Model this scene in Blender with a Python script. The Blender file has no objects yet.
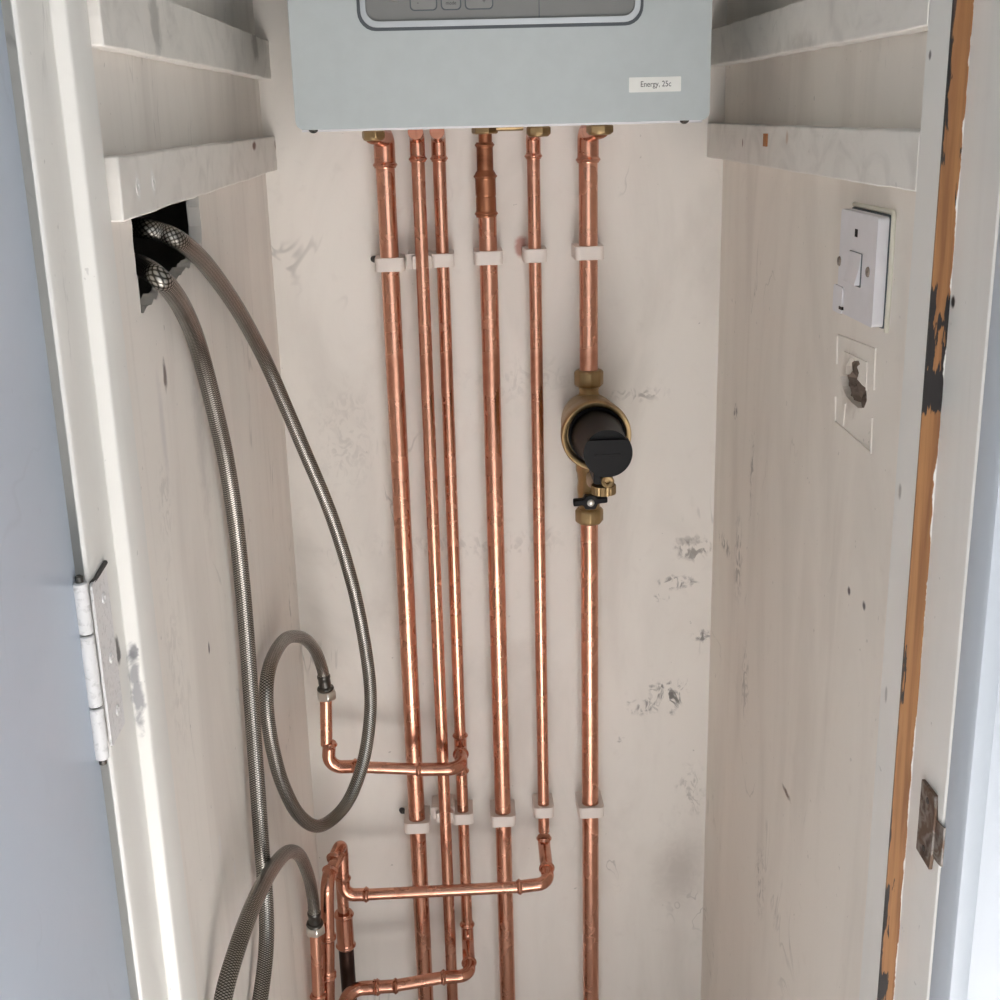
import bpy, bmesh, math, random
from mathutils import Vector, Matrix
from mathutils.geometry import tessellate_polygon
random.seed(7)
PI = math.pi
C = bpy.context.scene.collection

# ------------------------------------------------------------------ camera
F = 1264.0
dn = Vector((103, 4124, F)).normalized()
dp = Vector((-55, -386, F)); dp = (dp - dn*dp.dot(dn)).normalized()
rt = dn.cross(dp)
EYE = Vector((0, 0, 1.5))
def ray(px, py):
    v = Vector((px-500, py-500, F))
    return Vector((rt.dot(v), dp.dot(v), -dn.dot(v)))
def at(px, py, Y):
    d = ray(px, py); return EYE + d*(Y/d.y)
def atx(px, py, X):
    d = ray(px, py); return EYE + d*(X/d.x)
cam = bpy.data.cameras.new('camera'); co = bpy.data.objects.new('camera', cam); C.objects.link(co)
cam.sensor_width = 36; cam.lens = 36*F/1000; cam.clip_start = .01
m = Matrix(((rt.x, -rt.y, -rt.z), (dp.x, -dp.y, -dp.z), (-dn.x, dn.y, dn.z)))
co.matrix_world = Matrix.Translation(EYE) @ m.to_4x4()
bpy.context.scene.camera = co

# ------------------------------------------------------------------ materials
def srgb(r, g, b):
    return tuple(((c/255/12.92) if c/255 <= .04045 else ((c/255+.055)/1.055)**2.4) for c in (r, g, b)) + (1,)
class NT:
    def __init__(s, name):
        s.m = bpy.data.materials.new(name); s.m.use_nodes = True
        s.t = s.m.node_tree; s.b = s.t.nodes['Principled BSDF']
        s.obj = s.t.nodes.new('ShaderNodeTexCoord').outputs['Object']
        s.uv = s.t.nodes.new('ShaderNodeTexCoord').outputs['UV']
    def n(s, typ, **kw):
        n = s.t.nodes.new(typ)
        for k, v in kw.items(): setattr(n, k, v)
        return n
    def L(s, a, b): s.t.links.new(a, b)
    def val(s, inp, v):
        if isinstance(v, (int, float, tuple, Vector)): inp.default_value = v
        else: s.L(v, inp)
    def math(s, op, a, b=0, c=0, clamp=False):
        n = s.n('ShaderNodeMath', operation=op, use_clamp=clamp)
        for i, v in enumerate((a, b, c)): s.val(n.inputs[i], v)
        return n.outputs[0]
    def vec(s, op, a, b):
        n = s.n('ShaderNodeVectorMath', operation=op)
        s.val(n.inputs[0], a); s.val(n.inputs[1], b)
        return n.outputs['Value'] if op in ('LENGTH', 'DOT_PRODUCT') else n.outputs[0]
    def noise(s, vec, scale, detail=4, dist=0, rough=.55, col=False):
        n = s.n('ShaderNodeTexNoise'); s.L(vec, n.inputs['Vector'])
        n.inputs['Scale'].default_value = scale; n.inputs['Detail'].default_value = detail
        n.inputs['Distortion'].default_value = dist; n.inputs['Roughness'].default_value = rough
        return n.outputs['Color'] if col else n.outputs['Fac']
    def ramp(s, x, a, b, lo=0., hi=1.):
        n = s.n('ShaderNodeMapRange'); n.interpolation_type = 'SMOOTHSTEP'
        s.val(n.inputs[0], x); n.inputs[1].default_value = a; n.inputs[2].default_value = b
        n.inputs[3].default_value = lo; n.inputs[4].default_value = hi
        return n.outputs[0]
    def mix(s, f, a, b):
        n = s.n('ShaderNodeMix', data_type='RGBA')
        s.val(n.inputs[0], f); s.val(n.inputs[6], a); s.val(n.inputs[7], b)
        return n.outputs[2]
    def bump(s, h, st, dist=.002):
        n = s.n('ShaderNodeBump'); n.inputs['Strength'].default_value = st; n.inputs['Distance'].default_value = dist
        s.L(h, n.inputs['Height']); s.L(n.outputs[0], s.b.inputs['Normal'])
    def spot(s, col, vec, c, r, colour, k=1., nz=None, wob=.35, soft=.6, streak=None):
        d = s.vec('LENGTH', s.vec('DIVIDE', s.vec('SUBTRACT', vec, Vector(c)), Vector(r)), (0, 0, 0))
        if nz is not None: d = s.math('ADD', d, s.math('MULTIPLY', s.math('SUBTRACT', nz, .5), wob*4))
        f = s.ramp(d, 1, 1-soft, 0, k)
        if streak is not None: f = s.math('MULTIPLY', f, streak)
        return s.mix(f, col, colour)

def plain(name, col, rough=.5, metal=0., spec=.5, coat=0):
    t = NT(name); b = t.b
    nz = t.noise(t.obj, 60, 3)
    t.L(t.mix(t.ramp(nz, .3, .7, 0, .12), col, tuple(c*.7 for c in col[:3])+(1,)), b.inputs['Base Color'])
    b.inputs['Roughness'].default_value = rough; b.inputs['Metallic'].default_value = metal
    b.inputs['Specular IOR Level'].default_value = spec
    if coat: b.inputs['Coat Weight'].default_value = coat
    return t.m

def paint(name, base, dirt, amt=.3, rough=.55, stretch=(1, 1, .35), grain=0., spots=(), lines=0., bump=.12, sc=7):
    t = NT(name); t.obj = t.n('ShaderNodeNewGeometry').outputs['Position']
    sv = t.vec('MULTIPLY', t.obj, stretch)
    cloud = t.noise(sv, sc, 6, 1.2)
    fine = t.noise(t.obj, 42, 5, .4)
    col = t.mix(t.ramp(cloud, .42, .75, 0, amt), base, dirt)
    light = tuple(min(1, c*1.06) for c in base[:3])+(1,)
    col = t.mix(t.ramp(t.noise(sv, sc*.6, 3, .5), .5, .7, 0, .6), col, light)
    col = t.mix(t.ramp(fine, .58, .78, 0, amt*.35), col, dirt)
    if grain:
        g = t.noise(t.vec('MULTIPLY', t.obj, (60, 60, 2.2)), 1.6, 4, .6)
        col = t.mix(t.ramp(g, .55, .75, 0, grain), col, dirt)
    if lines:      # thin trowel scratches and scuffs
        w = t.noise(t.vec('MULTIPLY', t.obj, (1, 1, .5)), 7, 4, .8)
        ln = t.ramp(t.math('ABSOLUTE', t.math('SUBTRACT', w, .5)), .010, 0)
        gate = t.ramp(t.noise(t.obj, 6.5, 3), .56, .68)
        col = t.mix(t.math('MULTIPLY', t.math('MULTIPLY', ln, gate), lines*.6), col, tuple(c*.45 for c in dirt[:3])+(1,))
        sp = t.ramp(t.noise(t.obj, 120, 2), .73, .77)
        col = t.mix(t.math('MULTIPLY', sp, lines*.6), col, tuple(c*.4 for c in dirt[:3])+(1,))
    n2 = t.noise(t.obj, 70, 5, 1.0)
    stk = t.ramp(t.noise(t.vec('MULTIPLY', t.obj, (1, 1, .7)), 75, 6, 1.6), .46, .60)
    for (c, r, colr, k, wob) in spots:
        col = t.spot(col, t.obj, c, r, colr, k, n2, wob*.6, .95 if max(r) > .045 else .6, stk if colr in (GREY, SCUFF) else None)
    t.L(col, t.b.inputs['Base Color'])
    t.b.inputs['Roughness'].default_value = rough
    t.b.inputs['Specular IOR Level'].default_value = .35
    t.bump(t.math('ADD', t.math('MULTIPLY', cloud, .6), t.math('MULTIPLY', fine, .5)), bump, .003)
    return t.m

def copper(name, base, dark, amt, rough):
    t = NT(name)
    st = t.noise(t.vec('MULTIPLY', t.obj, (1, 1, .12)), 60, 5, .5)
    cl = t.noise(t.obj, 22, 5, .6)
    col = t.mix(t.ramp(st, .45, .75, 0, amt), base, dark)
    col = t.mix(t.ramp(cl, .52, .75, 0, amt), col, dark)
    t.L(col, t.b.inputs['Base Color']); t.b.inputs['Metallic'].default_value = 1
    t.L(t.ramp(cl, .3, .75, rough-.05, rough+.1), t.b.inputs['Roughness'])
    t.bump(t.noise(t.obj, 90, 2), .02, .001)
    return t.m

SCUFF = srgb(118, 110, 102); GREY = srgb(112, 107, 102); BLK = srgb(26, 22, 20)
def bp(px, py): return at(px, py, 1.55)
def rp(px, py): return atx(px, py, .33)
def lp(px, py): return atx(px, py, -.214)
bspots = [(bp(*p), r, c, k, w) for p, r, c, k, w in (
    ((668, 692), (.034, .02, .022), GREY, .85, .5), ((645, 706), (.03, .02, .016), GREY, .7, .5), ((672, 700), (.016, .02, .026), GREY, .8, .5),
    ((678, 582), (.03, .02, .012), GREY, .7, .5), ((662, 598), (.012, .02, .008), GREY, .6, .5), ((702, 636), (.018, .02, .010), GREY, .8, .4), ((694, 548), (.03, .02, .02), SCUFF, .7, .5), ((345, 440), (.05, .02, .10), SCUFF, .16, .5), ((470, 545), (.20, .02, .025), SCUFF, .2, .5), ((520, 380), (.10, .02, .04), SCUFF, .16, .5), ((640, 395), (.05, .02, .012), SCUFF, .5, .5), ((690, 790), (.03, .02, .05), SCUFF, .4, .5),
    ((620, 740), (.008, .02, .005), GREY, .4, .8), ((680, 870), (.05, .02, .09), srgb(182, 173, 165), .6, .2),
    ((521, 246), (.012, .02, .016), srgb(168, 108, 92), .8, .5),
    
    ((690, 540), (.02, .02, .008), srgb(150, 142, 134), .4, .8))]
rspots = [(rp(*p), r, c, k, w) for p, r, c, k, w in (
    ((849, 591), (.02, .005, .005), BLK, .9, .3), ((864, 606), (.02, .005, .005), BLK, .9, .3),
    ((786, 792), (.02, .02, .005), srgb(96, 70, 40), .9, .55), ((738, 560), (.02, .03, .07), SCUFF, .6, .4),
    ((745, 680), (.02, .025, .07), SCUFF, .5, .4), ((760, 880), (.02, .03, .06), SCUFF, .5, .4),
    ((725, 545), (.02, .05, .014), SCUFF, .7, .4), ((752, 470), (.02, .012, .07), SCUFF, .6, .4),
    ((735, 410), (.02, .02, .012), SCUFF, .8, .4), ((850, 385), (.02, .03, .035), srgb(186, 174, 160), .6, .35))]
lspots = [(lp(*p), r, c, k, w) for p, r, c, k, w in (
    ((165, 375), (.02, .008, .014), srgb(88, 74, 68), .85, .4), ((163, 430), (.02, .012, .06), srgb(216, 210, 206), .7, .3),
    ((209, 648), (.02, .004, .007), srgb(70, 60, 54), .9, .2), ((220, 845), (.02, .006, .012), srgb(228, 224, 220), .9, .3),
    ((235, 870), (.02, .006, .012), srgb(228, 224, 220), .9, .3), ((165, 500), (.02, .03, .05), SCUFF, .22, .4), ((175, 660), (.02, .04, .12), SCUFF, .15, .4),
    ((290, 610), (.02, .01, .05), SCUFF, .6, .5), ((200, 430), (.02, .03, .12), srgb(192, 184, 178), .5, .4),
    ((275, 270), (.02, .012, .09), SCUFF, .8, .5))]
M = {}
M['back'] = paint('skimmed plaster', srgb(236, 230, 222), srgb(202, 194, 185), .5, .6, (1, 1, .45), lines=.7, spots=bspots, sc=6)
M['right'] = paint('painted board warm', srgb(238, 231, 221), srgb(206, 197, 186), .42, .5, (1, 1, .22), lines=.5, spots=rspots, sc=8)
M['left'] = paint('painted board pale', srgb(239, 233, 225), srgb(204, 196, 188), .42, .5, (1, 1, .2), grain=.18, lines=.55, spots=lspots, sc=8)
M['upper'] = paint('painted board upper', srgb(205, 199, 189), srgb(158, 150, 142), .42, .5, (.6, .6, 1), lines=.4, sc=8)
M['batten'] = paint('painted batten', srgb(232, 228, 221), srgb(186, 181, 174), .4, .5, (.3, 1.2, 1.6), lines=.4, sc=14,
                    spots=[(atx(*p, x), r, c, k, w) for p, x, r, c, k, w in (
                        ((254, 146), -.1993, (.01, .016, .0055), srgb(112, 66, 40), 1, .3), ((276, 144), -.1993, (.01, .016, .008), srgb(120, 74, 46), .9, .35),
                        ((138, 187), -.1993, (.01, .008, .012), srgb(236, 234, 230), 1, .15), ((153, 182), -.1993, (.01, .008, .012), srgb(236, 234, 230), 1, .15),
                        ((138, 187), -.1993, (.01, .0013, .003), srgb(70, 62, 56), .9, .2), ((154, 182), -.1993, (.01, .002, .002), srgb(70, 62, 56), .9, .2),
                        ((787, 138), .31, (.01, .006, .008), srgb(186, 150, 120), .6, .4), ((743, 143), .31, (.01, .003, .006), srgb(120, 84, 60), .9, .35),
                        ((155, 20), -.1993, (.01, .02, .03), srgb(142, 138, 132), .6, .4), ((255, 45), -.1993, (.01, .03, .02), srgb(142, 134, 126), .6, .4),
                        ((800, 50), .31, (.01, .07, .02), srgb(180, 172, 162), .6, .4))])
M['jamb'] = paint('white gloss frame', srgb(230, 228, 222), srgb(196, 192, 186), .25, .35, (1, 1, .2), lines=.5, sc=9,
                  spots=[(atx(953, 302, .3223), (.01, .004, .005), BLK, 1, .3), (atx(942, 112, .3223), (.01, .006, .008), srgb(160, 156, 150), .8, .3),
                         (at(137, 690, .756), (.005, .01, .034), srgb(120, 120, 124), .8, .7), (at(134, 652, .756), (.003, .01, .006), srgb(110, 110, 114), .8, .6),
                         (atx(930, 55, .31), (.01, .003, .004), srgb(70, 66, 60), .9, .2), (atx(900, 492, .31), (.01, .004, .007), srgb(150, 146, 140), .8, .4),
                         (atx(886, 695, .31), (.01, .003, .008), srgb(150, 146, 140), .7, .4),
                         (atx(118, 650, -.2155), (.01, .006, .014), srgb(60, 58, 56), .9, .55), (atx(116, 700, -.2155), (.01, .005, .012), srgb(60, 58, 56), .9, .55)])
M['door'] = paint('cool white door', srgb(196, 207, 221), srgb(176, 187, 202), .35, .3, (1, .5, .6), lines=.15, sc=4)
M['architrave'] = paint('cool white architrave', srgb(180, 187, 194), srgb(164, 171, 178), .25, .3, (1, 1, .2), sc=5)
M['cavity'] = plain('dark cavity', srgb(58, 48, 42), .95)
M['brick'] = paint('rough broken plaster', srgb(126, 110, 98), srgb(52, 42, 36), .9, .95, (1, 1, 1), sc=60, bump=.8)
M['floor'] = plain('floor boards', srgb(214, 208, 203), .6)
M['roomwall'] = plain('room wall', srgb(214, 212, 206), .7)
M['copper'] = copper('copper', srgb(214, 160, 136), srgb(172, 114, 90), .5, .25)
M['fitting'] = copper('copper fitting', srgb(212, 154, 130), srgb(152, 98, 76), .6, .2)
M['dull'] = copper('tarnished copper', srgb(166, 112, 84), srgb(112, 68, 48), .8, .42)
M['dark'] = copper('blackened pipe', srgb(72, 56, 50), srgb(36, 26, 24), .8, .4)
M['brass'] = copper('brass', srgb(168, 144, 106), srgb(122, 98, 64), .6, .4)
M['chrome'] = plain('plated steel', srgb(226, 224, 218), .3, 1)
M['steel'] = plain('worn steel', srgb(150, 140, 130), .42, .9)
M['ferrule'] = plain('dark steel ferrule', srgb(96, 94, 90), .35, 1)
M['plastic'] = plain('white plastic', srgb(226, 224, 226), .35)
M['clip'] = plain('clip plastic', srgb(228, 217, 208), .45)
M['boiler'] = plain('boiler casing enamel', srgb(182, 189, 189), .45)
M['panel'] = plain('grey control panel', srgb(122, 122, 120), .4)
M['button'] = plain('grey button', srgb(130, 130, 128), .4)
M['silver'] = plain('silver trim', srgb(178, 180, 181), .35, .8)
M['groove'] = plain('dark groove', srgb(78, 84, 88), .5)
M['black'] = plain('black plastic', srgb(12, 11, 12), .5, spec=.2)
M['sticker'] = plain('white sticker', srgb(232, 232, 226), .4)
M['ink'] = plain('grey ink', srgb(66, 66, 66), .7)
M['plug'] = plain('dark wall plug', srgb(70, 66, 64), .6)
M['caulk'] = plain('old sealant', srgb(214, 210, 194), .5)
M['barewood'] = plain('bare wood', srgb(170, 112, 66), .7)

def rust():
    t = NT('rusty painted steel')
    n1 = t.noise(t.obj, 90, 5, .8)
    col = t.mix(t.ramp(n1, .42, .6), srgb(104, 84, 70), srgb(142, 136, 130))
    col = t.mix(t.ramp(t.noise(t.obj, 50, 4), .55, .7), col, srgb(66, 50, 40))
    t.L(col, t.b.inputs['Base Color']); t.b.inputs['Metallic'].default_value = .5; t.b.inputs['Roughness'].default_value = .5
    t.bump(n1, .3, .001); return t.m
M['rust'] = rust()
def flaky():
    t = NT('white painted hinge')
    n1 = t.noise(t.obj, 260, 4, .5)
    col = t.mix(t.ramp(n1, .5, .75), srgb(224, 223, 222), srgb(196, 195, 193))
    t.L(col, t.b.inputs['Base Color']); t.b.inputs['Roughness'].default_value = .35
    t.bump(n1, .35, .001); return t.m
M['hinge'] = flaky()
def stripped():
    # door stop edge: bare orange timber, black old varnish, ragged white paint at both edges
    t = NT('stripped timber')
    g = t.noise(t.vec('MULTIPLY', t.obj, (220, 220, 7)), 1, 5, .4)
    col = t.mix(t.ramp(g, .35, .7), srgb(154, 108, 64), srgb(124, 82, 46))
    col = t.mix(t.ramp(t.noise(t.vec('MULTIPLY', t.obj, (1, 1, .3)), 18, 3), .6, .72, 0, .5), col, srgb(118, 76, 46))
    sx = t.n('ShaderNodeSeparateXYZ'); t.L(t.obj, sx.inputs[0])
    x = t.math('DIVIDE', t.math('SUBTRACT', sx.outputs[0], .327*.948), .0125)
    nz = t.noise(t.vec('MULTIPLY', t.obj, (1, 1, .5)), 70, 5, .6)
    big = t.noise(t.vec('MULTIPLY', t.obj, (1, 1, .6)), 9, 2)
    wid = t.math('ADD', t.math('MULTIPLY', t.math('SUBTRACT', big, .47), 1.1), t.math('MULTIPLY', t.math('SUBTRACT', nz, .5), .35))
    blk = t.ramp(t.math('SUBTRACT', x, wid), .06, 0)
    col = t.mix(blk, col, srgb(52, 38, 34))
    def z(py): return at(925, py, .853*.948).z
    n2 = t.noise(t.vec('MULTIPLY', t.obj, (3, 3, .6)), 60, 4, .6)
    sz = sx.outputs[2]
    def half(a, b): return t.math('SUBTRACT', a, b)
    st = t.noise(t.vec('MULTIPLY', t.obj, (5, 5, .5)), 90, 4, .4)
    for (x0, x1, y0, y1) in ((-.5, 1.2, 366, 414), (-.5, .42, 322, 372), (.72, 1.3, 296, 372), (.2, 1.2, 318, 330), (-.5, .3, 285, 325), (.86, 1.3, 150, 205), (-.5, .16, 40, 165), (-.5, .26, 880, 930),
                             (-.5, .5, 968, 1000), (-.5, .14, 640, 700), (.35, .42, 878, 886)):
        m = t.math('MINIMUM', t.math('MINIMUM', half(x, x0), half(x1, x)), t.math('MULTIPLY', t.math('MINIMUM', half(sz, z(y1)), half(z(y0), sz)), 30))
        m = t.math('ADD', m, t.math('MULTIPLY', half(st, .5), .9))
        col = t.mix(t.ramp(m, .0, .06), col, srgb(26, 21, 20))
    wht = t.ramp(t.math('SUBTRACT', t.math('SUBTRACT', 1, x), t.math('MULTIPLY', t.math('SUBTRACT', nz, .46), .5)), .05, 0)
    col = t.mix(wht, col, srgb(226, 224, 218))
    t.L(col, t.b.inputs['Base Color']); t.b.inputs['Roughness'].default_value = .6
    t.bump(g, .2, .001); return t.m
M['stripped'] = stripped()
def braid():
    t = NT('braided steel')
    sx = t.n('ShaderNodeSeparateXYZ'); t.L(t.uv, sx.inputs[0])
    u, v = sx.outputs[0], sx.outputs[1]          # u: turns round the hose, v: length in metres
    def wv(k):
        a = t.math('ADD', t.math('MULTIPLY', u, 10*k), t.math('MULTIPLY', v, 420))
        return t.math('ABSOLUTE', t.math('SINE', t.math('MULTIPLY', a, PI)))
    a, b = wv(1), wv(-1)
    h = t.math('MAXIMUM', a, b)
    pick = t.math('GREATER_THAN', t.math('SINE', t.math('MULTIPLY', t.math('MULTIPLY', u, 20), PI)), 0)
    lo = t.math('MULTIPLY', a, b)
    col = t.mix(t.ramp(lo, .08, .8), srgb(62, 60, 56), srgb(190, 186, 178))
    col = t.mix(t.ramp(t.noise(t.obj, 14, 3), .4, .7, 0, .4), col, srgb(92, 86, 78))
    t.L(col, t.b.inputs['Base Color']); t.b.inputs['Metallic'].default_value = 1; t.b.inputs['Roughness'].default_value = .34
    t.bump(lo, .2, .0006); return t.m
M['braid'] = braid()

# ------------------------------------------------------------------ mesh helpers
ORG = {}
def obj(name, bm, mat, parent=None, bevel=0, smooth=True, ang=40):
    org = ORG[parent.name] if parent else Vector((0, 0, 0))
    if org.length: bmesh.ops.translate(bm, verts=bm.verts, vec=-org)
    bmesh.ops.recalc_face_normals(bm, faces=bm.faces)
    me = bpy.data.meshes.new(name)
    if smooth:
        for f in bm.faces: f.smooth = True
        for e in bm.edges:
            if len(e.link_faces) == 2 and e.calc_face_angle(0) > math.radians(ang): e.smooth = False
    bm.to_mesh(me); bm.free()
    o = bpy.data.objects.new(name, me); C.objects.link(o)
    me.materials.append(M[mat] if isinstance(mat, str) else mat)
    if bevel:
        md = o.modifiers.new('bevel', 'BEVEL'); md.width = bevel; md.segments = 2; md.limit_method = 'ANGLE'; md.angle_limit = math.radians(40)
    if parent: o.parent = parent
    ORG[o.name] = org
    return o
def tag(o, label, cat, group=None):
    o['label'] = label; o['category'] = cat
    if group: o['group'] = group
    return o
def thing(name, label, cat, loc, group=None):
    o = bpy.data.objects.new(name, None); C.objects.link(o); o.location = loc; o.empty_display_size = .02
    ORG[o.name] = Vector(loc); return tag(o, label, cat, group)
def struct(name, bm, mat, parent=None, bevel=0, smooth=True):
    o = obj(name, bm, mat, parent, bevel, smooth)
    if not parent: o['kind'] = 'structure'
    return o
def B(): return bmesh.new()
def box(bm, x0, x1, y0, y1, z0, z1):
    v = [bm.verts.new((x, y, z)) for x in (x0, x1) for y in (y0, y1) for z in (z0, z1)]
    for q in ((0, 1, 3, 2), (4, 6, 7, 5), (0, 4, 5, 1), (2, 3, 7, 6), (0, 2, 6, 4), (1, 5, 7, 3)): bm.faces.new([v[i] for i in q])
    return bm
def fillet(pts, rad, n=10):
    pts = [Vector(p) for p in pts]; out = [pts[0]]
    for i in range(1, len(pts)-1):
        p = pts[i]; a = (pts[i-1]-p); b = (pts[i+1]-p); la, lb = a.length, b.length; a.normalize(); b.normalize()
        r = rad[i-1] if isinstance(rad, (list, tuple)) else rad
        th = a.angle(b)
        if th > PI-.02 or r == 0: out.append(p); continue
        t = min(r/math.tan(th/2), la*.49, lb*.49); w = math.sin(th/2)
        p0, p2 = p+a*t, p+b*t
        for k in range(n+1):
            s = k/n; b0, b1, b2 = (1-s)**2, 2*s*(1-s)*w, s*s
            out.append((p0*b0+p*b1+p2*b2)/(b0+b1+b2))
    out.append(pts[-1]); return out
def resample(pts, step):
    out = [pts[0].copy()]
    for a, b in zip(pts, pts[1:]):
        n = max(1, round((b-a).length/step))
        for k in range(1, n+1): out.append(a.lerp(b, k/n))
    return out
def sweep(bm, pts, rad, seg=24, cap=True):
    pts = [Vector(p) for p in pts]; n = len(pts)
    T = [(pts[min(i+1, n-1)]-pts[max(i-1, 0)]).normalized() for i in range(n)]
    up = Vector((0, 0, 1)) if abs(T[0].z) < .9 else Vector((0, 1, 0))
    N = (up - T[0]*up.dot(T[0])).normalized()
    uvl = bm.loops.layers.uv.verify(); rings = []; ln = [0.]
    for i in range(n):
        if i:
            q = T[i-1].rotation_difference(T[i]); N = q @ N; N = (N - T[i]*N.dot(T[i])).normalized()
            ln.append(ln[-1]+(pts[i]-pts[i-1]).length)
        Bn = T[i].cross(N); r = rad[i] if isinstance(rad, (list, tuple)) else rad
        rings.append([bm.verts.new(pts[i]+(N*math.cos(a)+Bn*math.sin(a))*r) for a in (2*PI*k/seg for k in range(seg))])
    for i in range(n-1):
        for k in range(seg):
            k2 = (k+1) % seg
            f = bm.faces.new((rings[i][k], rings[i][k2], rings[i+1][k2], rings[i+1][k]))
            for l, (u, v) in zip(f.loops, ((k/seg, ln[i]), ((k+1)/seg, ln[i]), ((k+1)/seg, ln[i+1]), (k/seg, ln[i+1]))): l[uvl].uv = (u, v)
    if cap:
        bm.faces.new(rings[0][::-1]); bm.faces.new(rings[-1])
    return bm
def lathe(bm, p, axis, prof, seg=32):
    p = Vector(p); a = Vector(axis).normalized()
    return sweep_prof(bm, p, a, prof, seg)
def sweep_prof(bm, p, a, prof, seg, ring=None):
    u = a.orthogonal().normalized(); v = a.cross(u)
    rings = []
    for (d, r) in prof:
        if r < 1e-6: rings.append([bm.verts.new(p+a*d)])
        else: rings.append([bm.verts.new(p+a*d+(u*math.cos(t)+v*math.sin(t))*r) for t in (2*PI*k/seg for k in range(seg))])
    for R, S in zip(rings, rings[1:]):
        for k in range(seg):
            k2 = (k+1) % seg
            if len(R) == 1 and len(S) == 1: continue
            if len(R) == 1: bm.faces.new((R[0], S[k2], S[k]))
            elif len(S) == 1: bm.faces.new((R[k], R[k2], S[0]))
            else: bm.faces.new((R[k], R[k2], S[k2], S[k]))
    if len(rings[0]) > 1: bm.faces.new(rings[0][::-1])
    if len(rings[-1]) > 1: bm.faces.new(rings[-1])
    return bm
def hexnut(bm, p, axis, r, h, seg=6):
    return lathe(bm, Vector(p)-Vector(axis).normalized()*h/2, axis, [(0, r*.86), (h*.16, r), (h*.84, r), (h, r*.86)], seg)
def prism(bm, loops, fn, w0, w1):
    """flat outline (with holes) in u,v extruded from w0 to w1; fn maps (u,v,w) to a point"""
    flat = [p for l in loops for p in l]
    A = [bm.verts.new(fn(u, v, w0)) for u, v in flat]; Z = [bm.verts.new(fn(u, v, w1)) for u, v in flat]
    for tri in tessellate_polygon([[Vector((u, v, 0)) for u, v in l] for l in loops]):
        if len(set(tri)) < 3: continue
        try: bm.faces.new([A[i] for i in tri]); bm.faces.new([Z[i] for i in tri][::-1])
        except ValueError: pass
    o = 0
    for l in loops:
        k = len(l)
        for i in range(k):
            j = (i+1) % k
            bm.faces.new((A[o+i], A[o+j], Z[o+j], Z[o+i]))
        o += k
    return bm
def rrect(x0, x1, y0, y1, r, n=6):
    out = []
    for cx, cy, a0 in ((x1-r, y1-r, 0), (x0+r, y1-r, PI/2), (x0+r, y0+r, PI), (x1-r, y0+r, 1.5*PI)):
        out += [(cx+r*math.cos(a0+PI/2*k/n), cy+r*math.sin(a0+PI/2*k/n)) for k in range(n+1)]
    return out
def circ(cx, cy, r, n=28): return [(cx+r*math.cos(2*PI*k/n), cy+r*math.sin(2*PI*k/n)) for k in range(n)]
XZ = lambda u, v, w: (u, w, v)
YZ = lambda u, v, w: (w, u, v)
XY = lambda u, v, w: (u, v, w)
def jag(loop, step, amp):
    out = []
    for i, (a, b) in enumerate(loop):
        c, d = loop[(i+1) % len(loop)]; n = max(1, int(math.hypot(c-a, d-b)/step))
        for k in range(n):
            t = k/n; j = amp if k else 0
            out.append((a+(c-a)*t+random.uniform(-j, j), b+(d-b)*t+random.uniform(-j, j)))
    return out

# ------------------------------------------------------------------ the cupboard
YB, XL, XR = 1.55, -.214, .330
struct('floor', box(B(), -1.6, 1.8, -2.6, 1.65, -.05, 0), 'floor')
struct('ceiling', box(B(), -.6, 1.0, .72, 1.65, 2.25, 2.3), 'roomwall')
struct('wall_back', box(B(), -.6, .7, YB, 1.62, 0, 2.25), 'back', smooth=False)
hole = jag([(.880, 1.374), (1.122, 1.390), (1.128, 1.452), (.880, 1.452)], .007, .0022)
struct('wall_left', prism(B(), [[(.79, 0), (YB, 0), (YB, 2.25), (.79, 2.25)], hole], YZ, XL-.011, XL), 'left', smooth=False)
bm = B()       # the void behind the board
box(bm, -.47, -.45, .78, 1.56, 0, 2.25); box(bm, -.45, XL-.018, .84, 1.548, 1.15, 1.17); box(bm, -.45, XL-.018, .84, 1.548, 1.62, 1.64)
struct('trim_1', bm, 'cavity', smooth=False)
hp = [(849, 360), (852, 357), (855, 361), (858, 359), (860, 364), (857, 367), (859, 373), (857, 379), (862, 385), (866, 388), (867, 400), (864, 408), (858, 408),
      (851, 402), (846, 396), (842, 386), (841, 376), (846, 374), (846, 366)]
hl = [(rp(*p).y, rp(*p).z) for p in hp]
wr = struct('wall_right', prism(B(), [[(.84, 0), (YB, 0), (YB, 2.25), (.84, 2.25)], hl], YZ, XR, XR+.03), 'right', smooth=False)
bm = B(); cy, cz = rp(854, 383).y, rp(854, 383).z
n = 14; grid = [[bm.verts.new((XR+.006+random.uniform(-.0035, .004), cy-.045+.09*i/n, cz-.045+.09*j/n)) for j in range(n+1)] for i in range(n+1)]
for i in range(n):
    for j in range(n): bm.faces.new((grid[i][j], grid[i+1][j], grid[i+1][j+1], grid[i][j+1]))
obj('broken_plaster', bm, 'brick', wr, smooth=False)['label'] = 'brown broken plaster inside the hole'
bm = B()       # raised outline left by an old filled-in socket box
def ridge(bm, pts, r=.0011):
    sweep(bm, [Vector((XR-.0002, a, b)) for a, b in pts], r, 8)
ridge(bm, [(1.062, 1.286), (1.064, 1.311), (.966, 1.316), (.964, 1.284)])
ridge(bm, [(.963, 1.262), (.961, 1.234), (1.058, 1.236), (1.061, 1.258)])
ridge(bm, [(1.045, 1.300), (.984, 1.302), (.982, 1.28)], .0008)
ridge(bm, [(1.035, 1.238), (1.033, 1.258)], .0009)
obj('patch_outline', bm, 'right', wr)

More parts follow.
